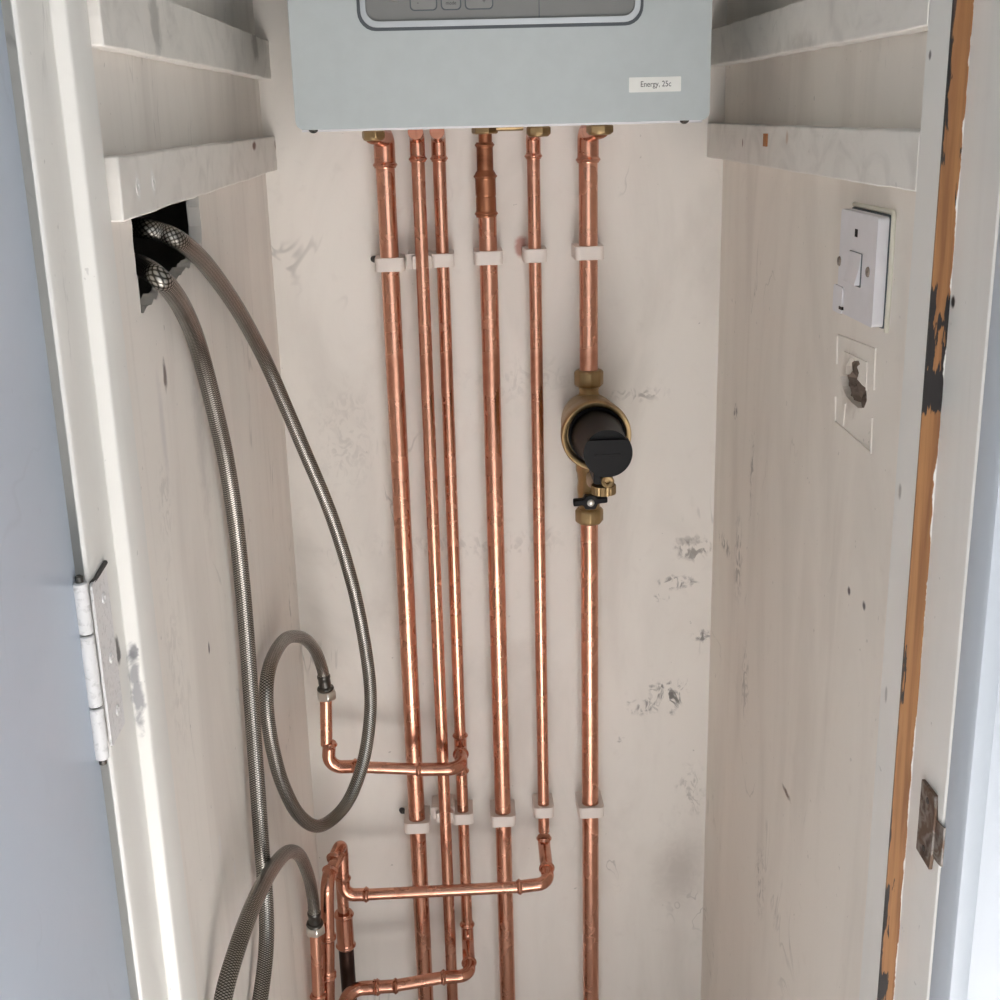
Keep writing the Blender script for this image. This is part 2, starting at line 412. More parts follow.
# battens that once carried shelves
def batten(label, x0, x1, z0, z1, y0, y1, g):
    o = thing('shelf_batten', label, 'batten', ((x0+x1)/2, y0, z0), g)
    bm = B(); ny = 26; vs = []
    for i in range(ny+1):
        y = y0+(y1-y0)*i/ny; j = lambda: random.uniform(-.0005, .0005)
        vs.append([bm.verts.new((x+j(), y, z+j())) for x, z in ((x0, z0), (x1, z0), (x1, z1), (x0, z1))])
    for a, b in zip(vs, vs[1:]):
        for k in range(4): bm.faces.new((a[k], a[(k+1) % 4], b[(k+1) % 4], b[k]))
    bm.faces.new(vs[0][::-1]); bm.faces.new(vs[-1])
    obj('timber', bm, 'batten', o, bevel=.0012)
    return o
G = 'white shelf battens on the cupboard sides'
b1 = batten('white painted batten on left wall directly above the dark hole', XL, -.1993, 1.4415, 1.480, .803, YB, G)
b2 = batten('upper white batten on left wall at top edge of picture', XL, -.1993, 1.543, 1.585, .80, YB, G)
b3 = batten('lower white batten on right wall with small bare wood square',   .31, XR, 1.443, 1.482, .849, YB, G)
b4 = batten('upper white batten on right wall beside grey boiler casing', .31, XR, 1.546, 1.586, .849, YB, G)
q = atx(766, 140, .31)
obj('wood_peg', box(B(), .3085, .312, q.y-.006, q.y+.006, q.z-.006, q.z+.006), 'barewood', b3)['label'] = 'small square of bare orange wood'
for p in ((138, 187), (154, 182)):
    q = atx(*p, -.1993)
    obj('filled_screw_hole', lathe(B(), (-.1998, q.y, q.z), (1, 0, 0), [(0, .006), (.0008, .0055), (.0008, .002), (-.001, .0015), (-.001, 0)], 18), 'batten', b1)

# ------------------------------------------------------------------ door frame
def slab(name, x0, x1, y0, y1, mat, z0=0, z1=2.25, bev=.0012): return struct(name, box(B(), x0, x1, y0, y1, z0, z1), mat, None, bev)
bm = B()       # left lining, rebate and stop as one profile
KL = .97       # the left lining stands a little proud of the wall as well
prof = [(-.2125, .823), (-.2125, .782), (-.2135, .7795), (-.2205, .7780), (-.2222, .7775), (-.2222, .727), (-.2235, .7225), (-.2262, .7215), (-.2262, .745), (-.30, .745), (-.30, .823)]
prism(bm, [[(a*KL, b*KL) for a, b in prof]], XY, 0, 2.0); struct('trim_2', bm, 'jamb', None, .0008)
K = .948       # right lining stands 20 mm proud of the wall; battens butt against its back
sc_ = lambda pr: [(a*K, b*K) for a, b in pr]
prof = sc_([(.327, .8955), (.327, .8545), (.328, .8535), (.3400, .8535), (.3400, .789), (.3425, .7865), (.42, .7865), (.42, .8955)])
struct('trim_3', prism(B(), [prof], XY, 0, 2.0), 'jamb', None, .0006)
struct('trim_4', box(B(), .3268*K, .3402*K, .8515*K, .8537*K, 0, 2.0), 'stripped', smooth=False)
prof = sc_([(.3408, .7862), (.3408, .7585), (.3425, .7555), (.350, .7545), (.356, .757), (.360, .7555), (.372, .750), (.390, .746), (.412, .7455), (.418, .748), (.42, .7862)])
struct('trim_5', prism(B(), [prof], XY, 0, 2.05), 'architrave')
slab('trim_6', -.30, .40, .725, .88, 'jamb', 2.0, 2.25)
struct('wall_front', box(box(B(), -1.6, -.29, .725, .80, 0, 2.25), XR*.99+.07, 1.8, .7458, .8489, 0, 2.25), 'roomwall')
# the open door
bm = B(); w = .62; th = .035
prism(bm, [rrect(0, w, -th, 0, .003, 3)], XY, .01, 1.98)
a = math.radians(-91.2)
bmesh.ops.rotate(bm, verts=bm.verts, cent=(0, 0, 0), matrix=Matrix.Rotation(a, 3, 'Z'))
bmesh.ops.translate(bm, verts=bm.verts, vec=(-.2296*KL, .7205*KL, 0))
struct('door_1', bm, 'door', None, 0)

# hinge between the open door and the left lining
z1, z0 = 1.236, 1.128
h = thing('butt_hinge', 'old butt hinge thick with chipped white paint on left door frame', 'hinge', (-.2285*KL, .7155*KL, 1.5+(z0-1.5)*KL))
def kl_(bm):
    for v in bm.verts: v.co = EYE+(v.co-EYE)*KL
    return bm
bm = B()
prism(bm, [rrect(.7175, .750, z0, z1, .002, 3)], YZ, -.2224, -.2206); obj('frame_leaf', kl_(bm), 'hinge', h, .0005)
for zz in (z0+.016, z0+.052, z0+.092):
    obj('screw', kl_(lathe(B(), (-.2207, .737, zz), (1, 0, 0), [(0, .0038), (.0008, .0034), (.0010, .0015), (.0002, .0012), (.0002, 0)], 16)), 'hinge', h)
kz = [z0-.006, z0+.030, z0+.078, z1+.004]
for i in range(3):
    a_, b_ = kz[i]+.0006, kz[i+1]-.0006
    obj('knuckle', kl_(lathe(B(), (-.2265, .7135, a_), (0, 0, 1), [(0, .0036), (.0008, .0044), (b_-a_-.0008, .0044), (b_-a_, .0036)], 20)), 'hinge', h)
obj('pin', kl_(lathe(B(), (-.2265, .7135, z0-.010), (0, 0, 1), [(0, .001), (.001, .0024), (z1-z0+.017, .0024), (z1-z0+.018, .001)], 14)), 'ferrule', h)['label'] = 'dark steel hinge pin'
bm = B(); sweep(bm, [(-.2222, .7225, z1-.001), (-.2215, .735, z1+.0005), (-.2212, .7515, z1+.002)], .0016, 8); obj('chipped_edge', kl_(bm), 'plug', h)

# strike plate on the right lining
p0 = atx(925, 792, .339)
s = thing('strike_plate', 'rusty metal strike plate screwed to right door frame', 'latch plate', (.339*K, .80*K, 1.5-.51*K))
def kz_(bm):
    for v in bm.verts: v.co = EYE+(v.co-EYE)*K
    return bm
zt, zb = 1.018, .958
pl = [(.826, zt), (.800, zt+.001), (.797, zt-.016), (.797, zt-.022), (.797, zb+.020), (.797, zb+.014), (.799, zb), (.826, zb+.001)]
bm = B(); prism(bm, [pl, circ(.812, zt-.010, .0028, 12), circ(.812, zb+.010, .0028, 12)], YZ, .3372, .3400); kz_(bm); obj('plate', bm, 'rust', s, .0005)
bm = B()
path = [(.3386, .801), (.3388, .790), (.3396, .7855), (.3425, .7835), (.3475, .7830)]
lo, hi = zb+.012, zb+.044
vs = []
for x, y in path:
    vs.append([bm.verts.new((x+dx, y+dy, z)) for (dx, dy, z) in ((0, -.0009, lo), (0, -.0009, hi), (.0003, .0009, hi), (.0003, .0009, lo))])
for A_, B_ in zip(vs, vs[1:]):
    for k in range(4): bm.faces.new((A_[k], A_[(k+1) % 4], B_[(k+1) % 4], B_[k]))
bm.faces.new(vs[0]); bm.faces.new(vs[-1][::-1])
kz_(bm); obj('lip', bm, 'rust', s)
for zz in (zt-.010, zb+.010):
    obj('screw', kz_(lathe(B(), (.3376, .812, zz), (-1, 0, 0), [(0, .0026), (.0006, .0022), (.0006, 0)], 12)), 'plug', s)

# ------------------------------------------------------------------ boiler
bx0, bx1, by0, by1, bz0, bz1 = -.1425, .2545, 1.263, YB, 1.4885, 2.19
bl = thing('boiler', 'pale grey wall-hung combi boiler at the top centre', 'boiler', ((bx0+bx1)/2, 1.4, bz0))
bm = B(); prism(bm, [rrect(bx0, bx1, bz0, bz1, .008, 6)], XZ, by0, by1)
obj('casing', bm, 'boiler', bl, .0032)
bm = B(); prism(bm, [rrect(bx0+.004, bx1-.004, by0+.012, by1-.002, .003, 3)], XY, bz0-.0022, bz0+.004); obj('base_tray', bm, 'plastic', bl, .0006)
px0, px1, pz0, pz1 = -.0755, .1865, 1.5785, 1.72
bm = B(); prism(bm, [rrect(px0-.003, px1+.003, pz0-.003, pz1, .017), rrect(px0, px1, pz0, pz1-.003, .015)], XZ, by0-.0008, by0+.002); obj('panel_recess', bm, 'groove', bl)
bm = B(); prism(bm, [rrect(px0, px1, pz0, pz1-.003, .015), rrect(px0+.0055, px1-.0055, pz0+.0055, pz1-.009, .011)], XZ, by0-.004, by0+.002); obj('panel_bezel', bm, 'silver', bl, .0016)
cp = obj('control_panel', prism(B(), [rrect(px0+.005, px1-.005, pz0+.005, pz1-.008, .011)], XZ, by0-.0012, by0+.002), 'panel', bl, .0004)
sx = at(539, 12, by0).x
obj('flap_seam', box(B(), sx-.0004, sx+.0004, by0-.0016, by0, pz0+.0055, pz1-.01), 'groove', cp)
def text(name, s, size, cx, cz, y, mat, parent, sx=1.):
    cu = bpy.data.curves.new(name, 'FONT'); cu.body = s; cu.size = size; cu.align_x = 'CENTER'; cu.align_y = 'CENTER'; cu.extrude = .00015
    to = bpy.data.objects.new('tmp', cu); C.objects.link(to)
    dg = bpy.context.evaluated_depsgraph_get(); me = bpy.data.meshes.new_from_object(to.evaluated_get(dg))
    bpy.data.objects.remove(to)
    bm = B(); bm.from_mesh(me)
    for v in bm.verts: v.co = Vector((cx+v.co.x*sx, y-v.co.z, cz+v.co.y))
    return obj(name, bm, mat, parent, 0, False)
def button(x0, x1, z0, sym, xs):
    bm = B(); prism(bm, [rrect(x0-.0012, x1+.0012, z0-.0012, z0+.0152, .0042)], XZ, by0-.0015, by0); obj('button_surround', bm, 'groove', cp)
    b = obj('button', prism(B(), [rrect(x0, x1, z0, z0+.014, .0035)], XZ, by0-.0026, by0), 'button', cp, .0008)
    if len(sym) == 1: text('symbol', sym, .006, xs, z0+.006, by0-.0027, 'ink', cp)
    else: text('lettering', sym, .0045, xs, z0+.0050, by0-.0027, 'ink', cp, .95)
zbn = at(450, 9, by0).z
b_ = lambda x: at(x, 5, by0).x
button(b_(411), b_(436), zbn, '-', b_(418)); button(b_(442), b_(460), zbn, 'mode', b_(451)); button(b_(466), b_(492), zbn, '+', b_(484))
c = at(375, 2, by0)
obj('dial', lathe(B(), (b_(394), by0-.001, zbn+.019), (0, -1, 0), [(0, .012), (.003, .011), (.004, .009), (.004, 0)], 28), 'panel', cp)
st = obj('label_sticker', prism(B(), [rrect(.1763, .2262, 1.5153, 1.5290, .0008, 2)], XZ, by0-.0006, by0+.0002), 'sticker', bl)
text('lettering', 'Energy, 25c', .0074, .2020, 1.5224, by0-.0007, 'ink', st, .86)
for x in (-.127, .232):
    obj('casing_screw', lathe(B(), (x, by0+.010, bz0+.001), (0, -.5, -1), [(0, .0045), (.002, .0045), (.0034, .003), (.0034, .0012), (.002, .0012), (.002, 0)], 14), 'ferrule', bl)

# ------------------------------------------------------------------ plumbing
def bead_rad(pts, r, ends=(1, 1), wall=1.1, bh=.0021, bw=.0019, off=.0035):
    L = [0.]
    for a, b in zip(pts, pts[1:]): L.append(L[-1]+(b-a).length)
    out = []
    for s in L:
        R = r*wall
        if ends[0]: R += bh*math.exp(-((s-off)/bw)**2)
        if ends[1]: R += bh*math.exp(-((L[-1]-s-off)/bw)**2)
        out.append(R)
    return out
def sleeve(parent, p0, p1, r, name='coupling', mat='fitting', ends=(1, 1), wall=1.1, **k):
    pts = resample([Vector(p0), Vector(p1)], .0007)
    return obj(name, sweep(B(), pts, bead_rad(pts, r, ends, wall, **k)), mat, parent)
def elbow(parent, pts, r, rad, mat='fitting', ends=(1, 1), name='elbow', **k):
    f = resample(fillet(pts, rad, 16), .0008)
    return obj(name, sweep(B(), f, bead_rad(f, r, ends, 1.12, **k)), mat, parent)
def tube(parent, pts, r, name='pipe', mat='copper'):
    return obj(name, sweep(B(), [Vector(p) for p in pts], r, 32), mat, parent)
def reducer(parent, x, y, z0, z1, ra, rb, mat, name='reducer'):
    """from narrow (ra, at z0 top) to wide (rb, at z1 bottom), bead at both ends of the wide half"""
    d = z0-z1; pr = []
    for i in range(121):
        s = i/120*d; k = min(1, max(0, (s/d-.36)/.06)); R = ra*1.12+(rb*1.1-ra*1.12)*k*k*(3-2*k)
        for c_ in (.003, d*.45, d-.004): R += .002*math.exp(-((s-c_)/.0018)**2)
        R -= .0006*math.exp(-((s-d*.72)/.001)**2)
        pr.append((s, R))
    return obj(name, lathe(B(), (x, y, z0), (0, 0, -1), pr, 32), mat, parent)

def top_fitting(t, x, y, r, nx, ny, nr=0):
    """swept elbow at the boiler end, tail and brass nut on the boiler connection"""
    zt = at(500, 165 if r > .009 else 160, y).z
    elbow(t, [(x, y, zt), (x, y, 1.476), (nx, ny, 1.4815)], r, .010, ends=(1, 0))
    if not nr: return
    n_ = obj('nut', hexnut(B(), (nx, ny, 1.4795), (0, 0, 1), nr, .010), 'brass', t, .0006); n_['label'] = 'brass nut'
    bm = B(); lathe(bm, (nx, ny, 1.478), (0, 0, 1), [(-.0045, r*.55), (-.005, nr*.7), (-.004, nr*.85), (.0, nr*.9)], 24); obj('olive', bm, 'brass', n_)

RUN = [(-.0715, 1.520, .0110), (-.0330, 1.508, .0077), (-.0088, 1.524, .0076), (.0455, 1.520, .0108), (.1012, 1.524, .0076), (.1648, 1.520, .0112)]
G = 'vertical copper pipes below the boiler'
def run(i, label): 
    x, y, r = RUN[i]; return thing('copper_pipe', label, 'pipe', (x, y, 0), G)
# first run
x, y, r = RUN[0]; t = run(0, 'leftmost thick vertical copper pipe dropping from left end of boiler')
tube(t, [(x, y, 0), (x, y, 1.462)], r); top_fitting(t, x, y, r, x-.0095, 1.480, .0135)
# second
x, y, r = RUN[1]; t = run(1, 'thin copper pipe second from left, running plain past the clips')
tube(t, [(x, y, 0), (x, y, 1.470)], r); top_fitting(t, x, y, r, x-.001, 1.485)
# third, with tee branch and bottom elbow
x, y, r = RUN[2]; t = run(2, 'thin copper pipe third from left with tee branch towards the braided hose')
tube(t, [(x, y, .378), (x, y, 1.470)], r); top_fitting(t, x, y, r, x-.001, 1.49)
zt = .687; yf = 1.466
za, zb_ = at(461, 733, y).z, at(461, 773, y).z
te = sleeve(t, (x, y, za), (x, y, zb_), r, 'tee')
obj('tee_outlet', sweep(B(), [(x, y, zt), (x, y-.018, zt)], r*1.12), 'fitting', te)
xs, ze = at(328, 765, yf).x, .6985
elbow(t, [(x, y-.014, zt), (x, yf, zt+.001), (at(416, 768, yf).x, yf, zt+.003)], r, .019)
tube(t, [(at(418, 768, yf).x, yf, zt+.003), (at(350, 770, yf).x, yf, ze-.0003)], r)
xu = at(326, 695, yf).x; zu = at(326, 742, yf).z
elbow(t, [(at(358, 770, yf).x, yf, ze-.0005), (xs, yf, ze), (xu, yf, zu)], r, .018)
tube(t, [(xs, yf, zu-.004), (xu, yf, at(326, 693, yf).z)], r)
yl = 1.448; zl = .386
elbow(t, [(x, y, at(469, 922, y).z), (x, y, zl), (x+.001, yl+.022, zl)], r, .016, ends=(1, 1))
elbow(t, [(x+.001, yl+.030, zl), (x+.001, yl, zl-.001), (at(441, 977, yl).x, yl, zl-.002)], r, .017, ends=(0, 1))
zl2 = .3735
tube(t, [(at(443, 977, yl).x, yl, zl-.002), (at(390, 985, yl).x, yl, zl2)], r*1.08)
pa, pb = at(398, 984, yl), at(358, 986, yl)
sleeve(t, (pa.x, yl, zl2+.0005), (at(372, 986, yl).x, yl, zl2), r*1.05, 'coupling')
f_ = [(at(380, 986, yl).x, yl, zl2), (at(347, 986, yl).x, yl, zl2-.001), (at(346, 986, yl).x-.006, 1.38, zl2-.03), (at(346, 986, yl).x-.01, 1.33, zl2-.06)]
elbow(t, f_[:3], r*1.12, .024, ends=(1, 0), name='elbow'); tube(t, f_[2:], r)
# fourth with reducer
x, y, r = RUN[3]; t = run(3, 'thick vertical copper pipe in the middle with tarnished brown reducer at top')
z2, z3, z4 = at(487, 144, y).z, at(488, 168, y).z, at(488, 217, y).z
tube(t, [(x, y, 0), (x, y, z4+.01)], r); tube(t, [(x, y, z4+.03), (x, y, 1.482)], .0078, 'pipe_tail', 'dull')
reducer(t, x-.001, y, z2+.002, z4, .0085, r, 'dull')
n_ = obj('nut', hexnut(B(), (x-.001, 1.50, 1.4815), (0, 0, 1), .0155, .009), 'brass', t, .0006); n_['label'] = 'yellow brass nut'
bm = B(); sweep(bm, [(x+.012, 1.49, 1.4835), (x+.030, 1.488, 1.4835), (x+.042, 1.49, 1.4835)], .0035, 12); obj('filling_lever', bm, 'brass', t)
# fifth, cranked forward and left
x, y, r = RUN[4]; t = run(4, 'thin copper pipe right of middle, turning left in a long low branch')
zc = .535; yf = 1.446; zh = .521
tube(t, [(x, y, zc+.02), (x, y, 1.470)], r); top_fitting(t, x, y, r, x+.003, 1.475, .0140)
elbow(t, [(x, y, at(543, 836, y).z), (x, y, zc), (x-.0005, yf+.020, zc-.003)], r, .018, ends=(1, 1))
elbow(t, [(x-.0005, yf+.027, zc-.003), (x-.0005, yf, zh+.004), (at(517, 889, yf).x, yf, zh)], r, .018, ends=(0, 1))
xr = at(344, 893, yf).x
tube(t, [(at(520, 889, yf).x, yf, zh), (at(362, 896, yf).x, yf, zh-.001)], r)
xv = at(340, 850, yf).x
elbow(t, [(at(369, 896, yf).x, yf, zh-.001), (xr, yf, zh), (xr, yf, at(340, 876, yf).z)], r, .017)
ztop = at(341, 843, yf).z; ye = 1.384; q = at(327, 884, ye)
sleeve(t, (xr, yf, at(341, 881, yf).z), (xr+.001, yf, ztop-.015), r, 'socket', ends=(1, 0), wall=1.08)
elbow(t, [(xr, yf, ztop-.022), (xr+.001, yf, ztop), (q.x+.006, yf-.030, ztop-.007)], r, .014, ends=(0, 1))
tube(t, [(xr, yf-.02, ztop-.004), (q.x, ye+.012, q.z+.003)], r)
qd = at(328, 938, ye)
elbow(t, [(q.x+.003, ye+.024, q.z+.006), (q.x, ye, q.z), (qd.x, ye, qd.z)], r, .016)
qe = at(328, 975, ye); qf = at(328, 1010, ye)
sleeve(t, (qd.x, ye, qd.z+.004), (qe.x, ye, qe.z), r*1.04); sleeve(t, (qe.x, ye, qe.z+.002), (qf.x, ye, qf.z), r*1.06)
tube(t, [(qf.x, ye, qf.z+.01), (qf.x, ye, 0)], r)
# sixth: above the filter
x, y, r = RUN[5]; zn1 = at(587, 371, y).z
t = run(5, 'thick copper pipe at right, between boiler and brass filter')
tube(t, [(x, y, zn1-.008), (x, y, 1.462)], r); top_fitting(t, x, y, r, x+.009, 1.480, .0155)
zn2 = at(588, 515, y).z
t = run(5, 'thick copper pipe at right, dropping from the black-levered valve'); tube(t, [(x, y, 0), (x, y, zn2+.004)], r)
# blackened riser
yr = 1.482; q0, q1, q2 = at(346, 900, yr), at(346, 912, yr), at(346, 947, yr)
t = thing('riser_pipe', 'short blackened riser pipe with copper coupling at bottom left', 'pipe', (q2.x, yr, 0))
xx = q2.x
tube(t, [(xx, yr, 0), (xx, yr, q2.z+.01)], .0103, 'pipe', 'dark')['label'] = 'blackened lower pipe'
sleeve(t, (xx, yr, q2.z), (xx, yr, q1.z), .0107); tube(t, [(xx, yr, q1.z-.01), (xx, yr, at(345, 860, yr).z)], .0078, 'stub')

# magnetic filter on the sixth run
x, y, r = RUN[5]; zc = at(589, 422, 1.515).z
fl = thing('magnetic_filter', 'brass magnetic filter with black canister sticking out towards the viewer', 'filter', (x, y, zc))
zn = at(587, 378, y).z
obj('nut', hexnut(B(), (x, y, zn), (0, 0, 1), .0182, .021, 8), 'brass', fl, .001)
obj('neck', lathe(B(), (x, y, zn), (0, 0, -1), [(.008, .0135), (.016, .0118), (.020, .0125), (.030, .020), (.04, .02)], 28), 'brass', fl)
yo = 1.442
pr = [(1.5465, .0), (1.5465, .018), (1.543, .0265), (1.534, .0335), (1.518, .0355), (1.498, .0362), (1.484, .0372), (1.470, .0402), (yo+.010, .0418), (yo+.002, .0417), (yo, .0405), (yo, .0366), (yo+.001, .0354), (yo+.012, .0338), (yo+.012, 0)]
obj('body', lathe(B(), (x+.0005, 0, zc), (0, 1, 0), [(a, b) for a, b in pr], 56), 'brass', fl)
bt = obj('outlet', lathe(B(), (x, y, zc-.024), (0, 0, -1), [(0, .020), (.012, .016), (.022, .013), (.03, .0125)], 28), 'brass', fl)
ye = 1.338
pr = [(yo+.010, .0), (yo+.010, .0336), (yo+.004, .0334), (yo+.003, .0312), (yo-.004, .0300), (1.41, .0284), (1.36, .0264), (ye+.004, .0260)]
cn = obj('canister', lathe(B(), (x+.0012, yo+.010, zc), (0, ye-yo-.010, .0062), [(yo+.010-a, b) for a, b in pr], 48), 'black', fl)
rc = .0272; cap = []
for k in range(61):
    a = PI/2+math.acos(.80)*0; th = 2*PI*k/60
    cap.append((x+.0012+rc*math.cos(th), min(zc+.0066+rc*math.sin(th), zc+.0066+rc*.56)))
cap = cap[:-1]; cc = []
for p in cap:
    if not cc or math.hypot(p[0]-cc[-1][0], p[1]-cc[-1][1]) > 1e-5: cc.append(p)
obj('end_cap', prism(B(), [cc], XZ, ye, ye+.012), 'black', fl, .0012)
obj('raised_bar', box(B(), x-.014, x+.015, ye-.0006, ye+.001, zc+.002, zc+.006), 'black', fl, .0002)
q = at(607.5, 481, 1.345)
obj('clip_lug', prism(B(), [rrect(q.x-.015, q.x+.006, q.z-.005, q.z+.020, .003)], XZ, 1.350, 1.395), 'black', fl, .001)
bs = obj('bleed_screw', lathe(B(), (q.x, 1.342, q.z), (0, 1, 0), [(.004, 0), (.004, .0025), (0, .003), (-.001, .0055), (0, .0072), (.016, .0072)], 22), 'brass', fl)
bs['label'] = 'bright brass bleed screw'
q = at(603.5, 489, 1.378)
bm = B(); n = 44
loop = [(q.x+(.0135+(.0008 if k % 2 else 0))*math.cos(2*PI*k/n), 1.378+(.0135+(.0008 if k % 2 else 0))*math.sin(2*PI*k/n)) for k in range(n)]
prism(bm, [loop], XY, q.z-.005, q.z+.005); obj('knurled_cap', bm, 'brass', fl, 0, True, 15)['label'] = 'knurled brass drain cap'
obj('drain_spigot', sweep(B(), [(q.x, 1.385, q.z), (q.x-.004, 1.45, q.z-.012), (x+.002, 1.50, q.z-.02)], .0078, 20), 'brass', fl)

# isolating valve below it
zt_, zb2 = at(585, 464, y).z, at(587, 508, y).z
vv = thing('isolating_valve', 'brass isolating valve with black lever under the filter', 'valve', (x, y, zb2))
d = zt_-zb2
obj('body', lathe(B(), (x, y, zt_+.004), (0, 0, -1), [(0, .0145), (.002, .0168), (.012, .0168), (.014, .0155), (d*.45, .0142), (d*.6, .0152), (d*.85, .0142), (d+.004, .0128)], 28), 'brass', vv)
obj('nut', hexnut(B(), (x, y, at(588, 515, y).z), (0, 0, 1), .0180, .020, 8), 'brass', vv, .001)
yl_ = 1.487; q = at(590, 501, yl_)
obj('stem', lathe(B(), (q.x, yl_-.004, q.z), (0, 1, 0), [(0, .006), (.03, .007)], 20), 'brass', vv)
bm = B()
lv = [(q.x-.021, q.z-.0045), (q.x-.009, q.z-.0035), (q.x-.006, q.z-.009), (q.x+.006, q.z-.009), (q.x+.009, q.z-.002), (q.x+.021, q.z-.001), (q.x+.021, q.z+.0065), (q.x+.009, q.z+.0055), (q.x+.006, q.z+.009), (q.x-.006, q.z+.009), (q.x-.009, q.z+.004), (q.x-.021, q.z+.0035)]
lever = obj('lever', prism(bm, [lv], XZ, yl_-.008, yl_+.003), 'black', vv, .0015)
obj('lever_screw', lathe(B(), (q.x, yl_-.008, q.z), (0, -1, 0), [(0, .0046), (.002, .0042), (.003, .002), (.002, .0015), (.002, 0)], 18), 'chrome', lever)['label'] = 'silver lever screw'

# ------------------------------------------------------------------ pipe clips
def clip_closed(x, y, r, z, label, g):
    t = thing('pipe_clip', label, 'pipe clip', (x, YB, z), g)
    hh = .0078; w = r+.0062; yf = y-r-.0048
    outer = [(x-w, YB), (x+w, YB)] + [(x+w-.006+.006*math.cos(a), yf+.006-.006*math.sin(a)) for a in (PI/2*k/6 for k in range(7))] + \
            [(x-w+.006-.006*math.sin(a), yf+.006-.006*math.cos(a)) for a in (PI/2*k/6 for k in range(7))]
    obj('ring', prism(B(), [outer, circ(x, y, r+.0003)], XY, z-hh, z+hh), 'clip', t, .0014)
    obj('base', prism(B(), [rrect(x-w+.002, x+w-.002, z-.0085, z+.0085, .003)], XZ, YB-.006, YB), 'clip', t, .001)
    return t
def clip_open(x, y, r, z, label, g):
    t = thing('pipe_clip', label, 'pipe clip', (x, YB, z), g)
    hh = .0075; R = r+.0042
    loop = []
    a0, a1 = -PI*.12, PI*1.12
    for k in range(25): a = a0+(a1-a0)*k/24; loop.append((x+R*math.cos(a), y+R*math.sin(a)))
    for k in range(25): a = a1+(a0-a1)*k/24; loop.append((x+(r+.0003)*math.cos(a), y+(r+.0003)*math.sin(a)))
    obj('jaw', prism(B(), [loop], XY, z-hh, z+hh), 'clip', t, .0008)
    obj('base', prism(B(), [rrect(x-.018, x+.013, z-.009, z+.009, .002)], XZ, y+r+.003, YB), 'clip', t, .001)
    return t
names = ['the leftmost thick copper pipe', 'the second thin copper pipe', 'the third thin copper pipe', 'the middle thick copper pipe', 'the thin pipe right of middle', 'the rightmost thick copper pipe']
def cz_(px, py, y): return at(px, py, y).z
for k, (g, pos, ys) in enumerate((('upper row of pipe clips', 'upper', (262, 261, 259, 258, 257, 256)), ('lower row of pipe clips', 'lower', (825, 819, 818, 822, 815, 817)))):
    for i, (x, y, r) in enumerate(RUN):
        z = cz_(500, ys[i], y-r-.004)
        lab = 'white plastic clip, %s row, %s %s' % (pos, 'cradling' if i == 1 else 'around', names[i])
        (clip_open if i == 1 else clip_closed)(x, y, r, z, lab, g)
for p, lab in (((374, 259), 'dark wall plug beside the upper clip of leftmost pipe'), ((402, 810), 'dark wall plug beside the lower clip of leftmost pipe')):
    q = at(*p, YB)
    w_ = thing('wall_plug', lab, 'wall plug', q)
    obj('sleeve', lathe(B(), q, (.35, -1, 0), [(-.002, .004), (.003, .0042), (.0045, .0034), (.0045, .0018), (.002, .0016), (.002, 0)], 14), 'plug', w_)
    obj('screw_tip', lathe(B(), q+Vector((.0014, -.004, 0)), (.35, -1, 0), [(0, .0015), (.005, .0012), (.007, 0)], 10), 'ferrule', w_)

# ------------------------------------------------------------------ braided hoses
def catmull(P, n=14):
    P = [Vector(p) for p in P]; P = [P[0]*2-P[1]] + P + [P[-1]*2-P[-2]]; out = []
    for i in range(1, len(P)-2):
        a, b, c_, d_ = P[i-1:i+3]
        for k in range(n):
            s = k/n; out.append(.5*((2*b)+(c_-a)*s+(2*a-5*b+4*c_-d_)*s*s+(3*b-a-3*c_+d_)*s**3))
    out.append(P[-2]); return out
def hose(label, P, end=None, nutpos=None):
    pts = catmull(P)
    for _ in range(3): pts = [pts[0]]+[(pts[i-1]+pts[i]*2+pts[i+1])/4 for i in range(1, len(pts)-1)]+[pts[-1]]
    t = thing('braided_hose', label, 'hose', pts[-1], 'braided steel hoses')
    obj('braided_tube', sweep(B(), pts, .0074, 28), 'braid', t)
    if end:
        d = (pts[-1]-pts[-4]).normalized(); e = pts[-1]
        obj('ferrule', lathe(B(), e-d*.010, d, [(0, .0078), (.001, .0084), (.004, .0084), (.005, .0078), (.010, .0078), (.016, .0076), (.017, .0100), (.019, .0108), (.021, .0100)], 26), 'ferrule', t)
        obj('nut', hexnut(B(), e+d*.0175, (0, 0, -1), .0128, .0125), 'chrome', t, .0008)['label'] = 'bright plated hex nut'
    return t
H1 = [(112, 226, 1.03), (140, 228, .985), (160, 232, .985), (180, 241, .992), (200, 258, 1.05), (218, 280, 1.11), (237, 308, 1.18), (255, 340, 1.25), (272, 375, 1.29), (302, 445, 1.33),
      (330, 512, 1.35), (350, 575, 1.36), (362, 628, 1.365), (370, 685, 1.36), (369, 728, 1.35), (361, 770, 1.335), (345, 806, 1.31), (320, 826, 1.27), (299, 815, 1.23), (283, 785, 1.20),
      (273, 750, 1.185), (267, 712, 1.178), (267, 680, 1.19), (274, 655, 1.24), (287, 638, 1.33), (303, 638, 1.40), (315, 650, 1.445), (322, 668, 1.464), (324.5, 682, 1.466)]
hose('long braided steel hose looping round beside the pipes to a copper upstand', [at(a, b, c_) for a, b, c_ in H1], True)
H2 = [(128, 262, .96), (144, 267, .91), (158, 277, .885), (170, 289, .905), (183, 309, .955), (195, 337, 1.0), (205, 371, 1.03), (215, 411, 1.055), (225, 455, 1.08), (234, 510, 1.10), (241, 570, 1.108), (247, 640, 1.108),
      (252, 710, 1.10), (257, 780, 1.09), (262, 850, 1.08), (266, 905, 1.07), (266, 950, 1.05), (260, 1000, 1.01), (250, 1050, .97), (240, 1110, .94)]
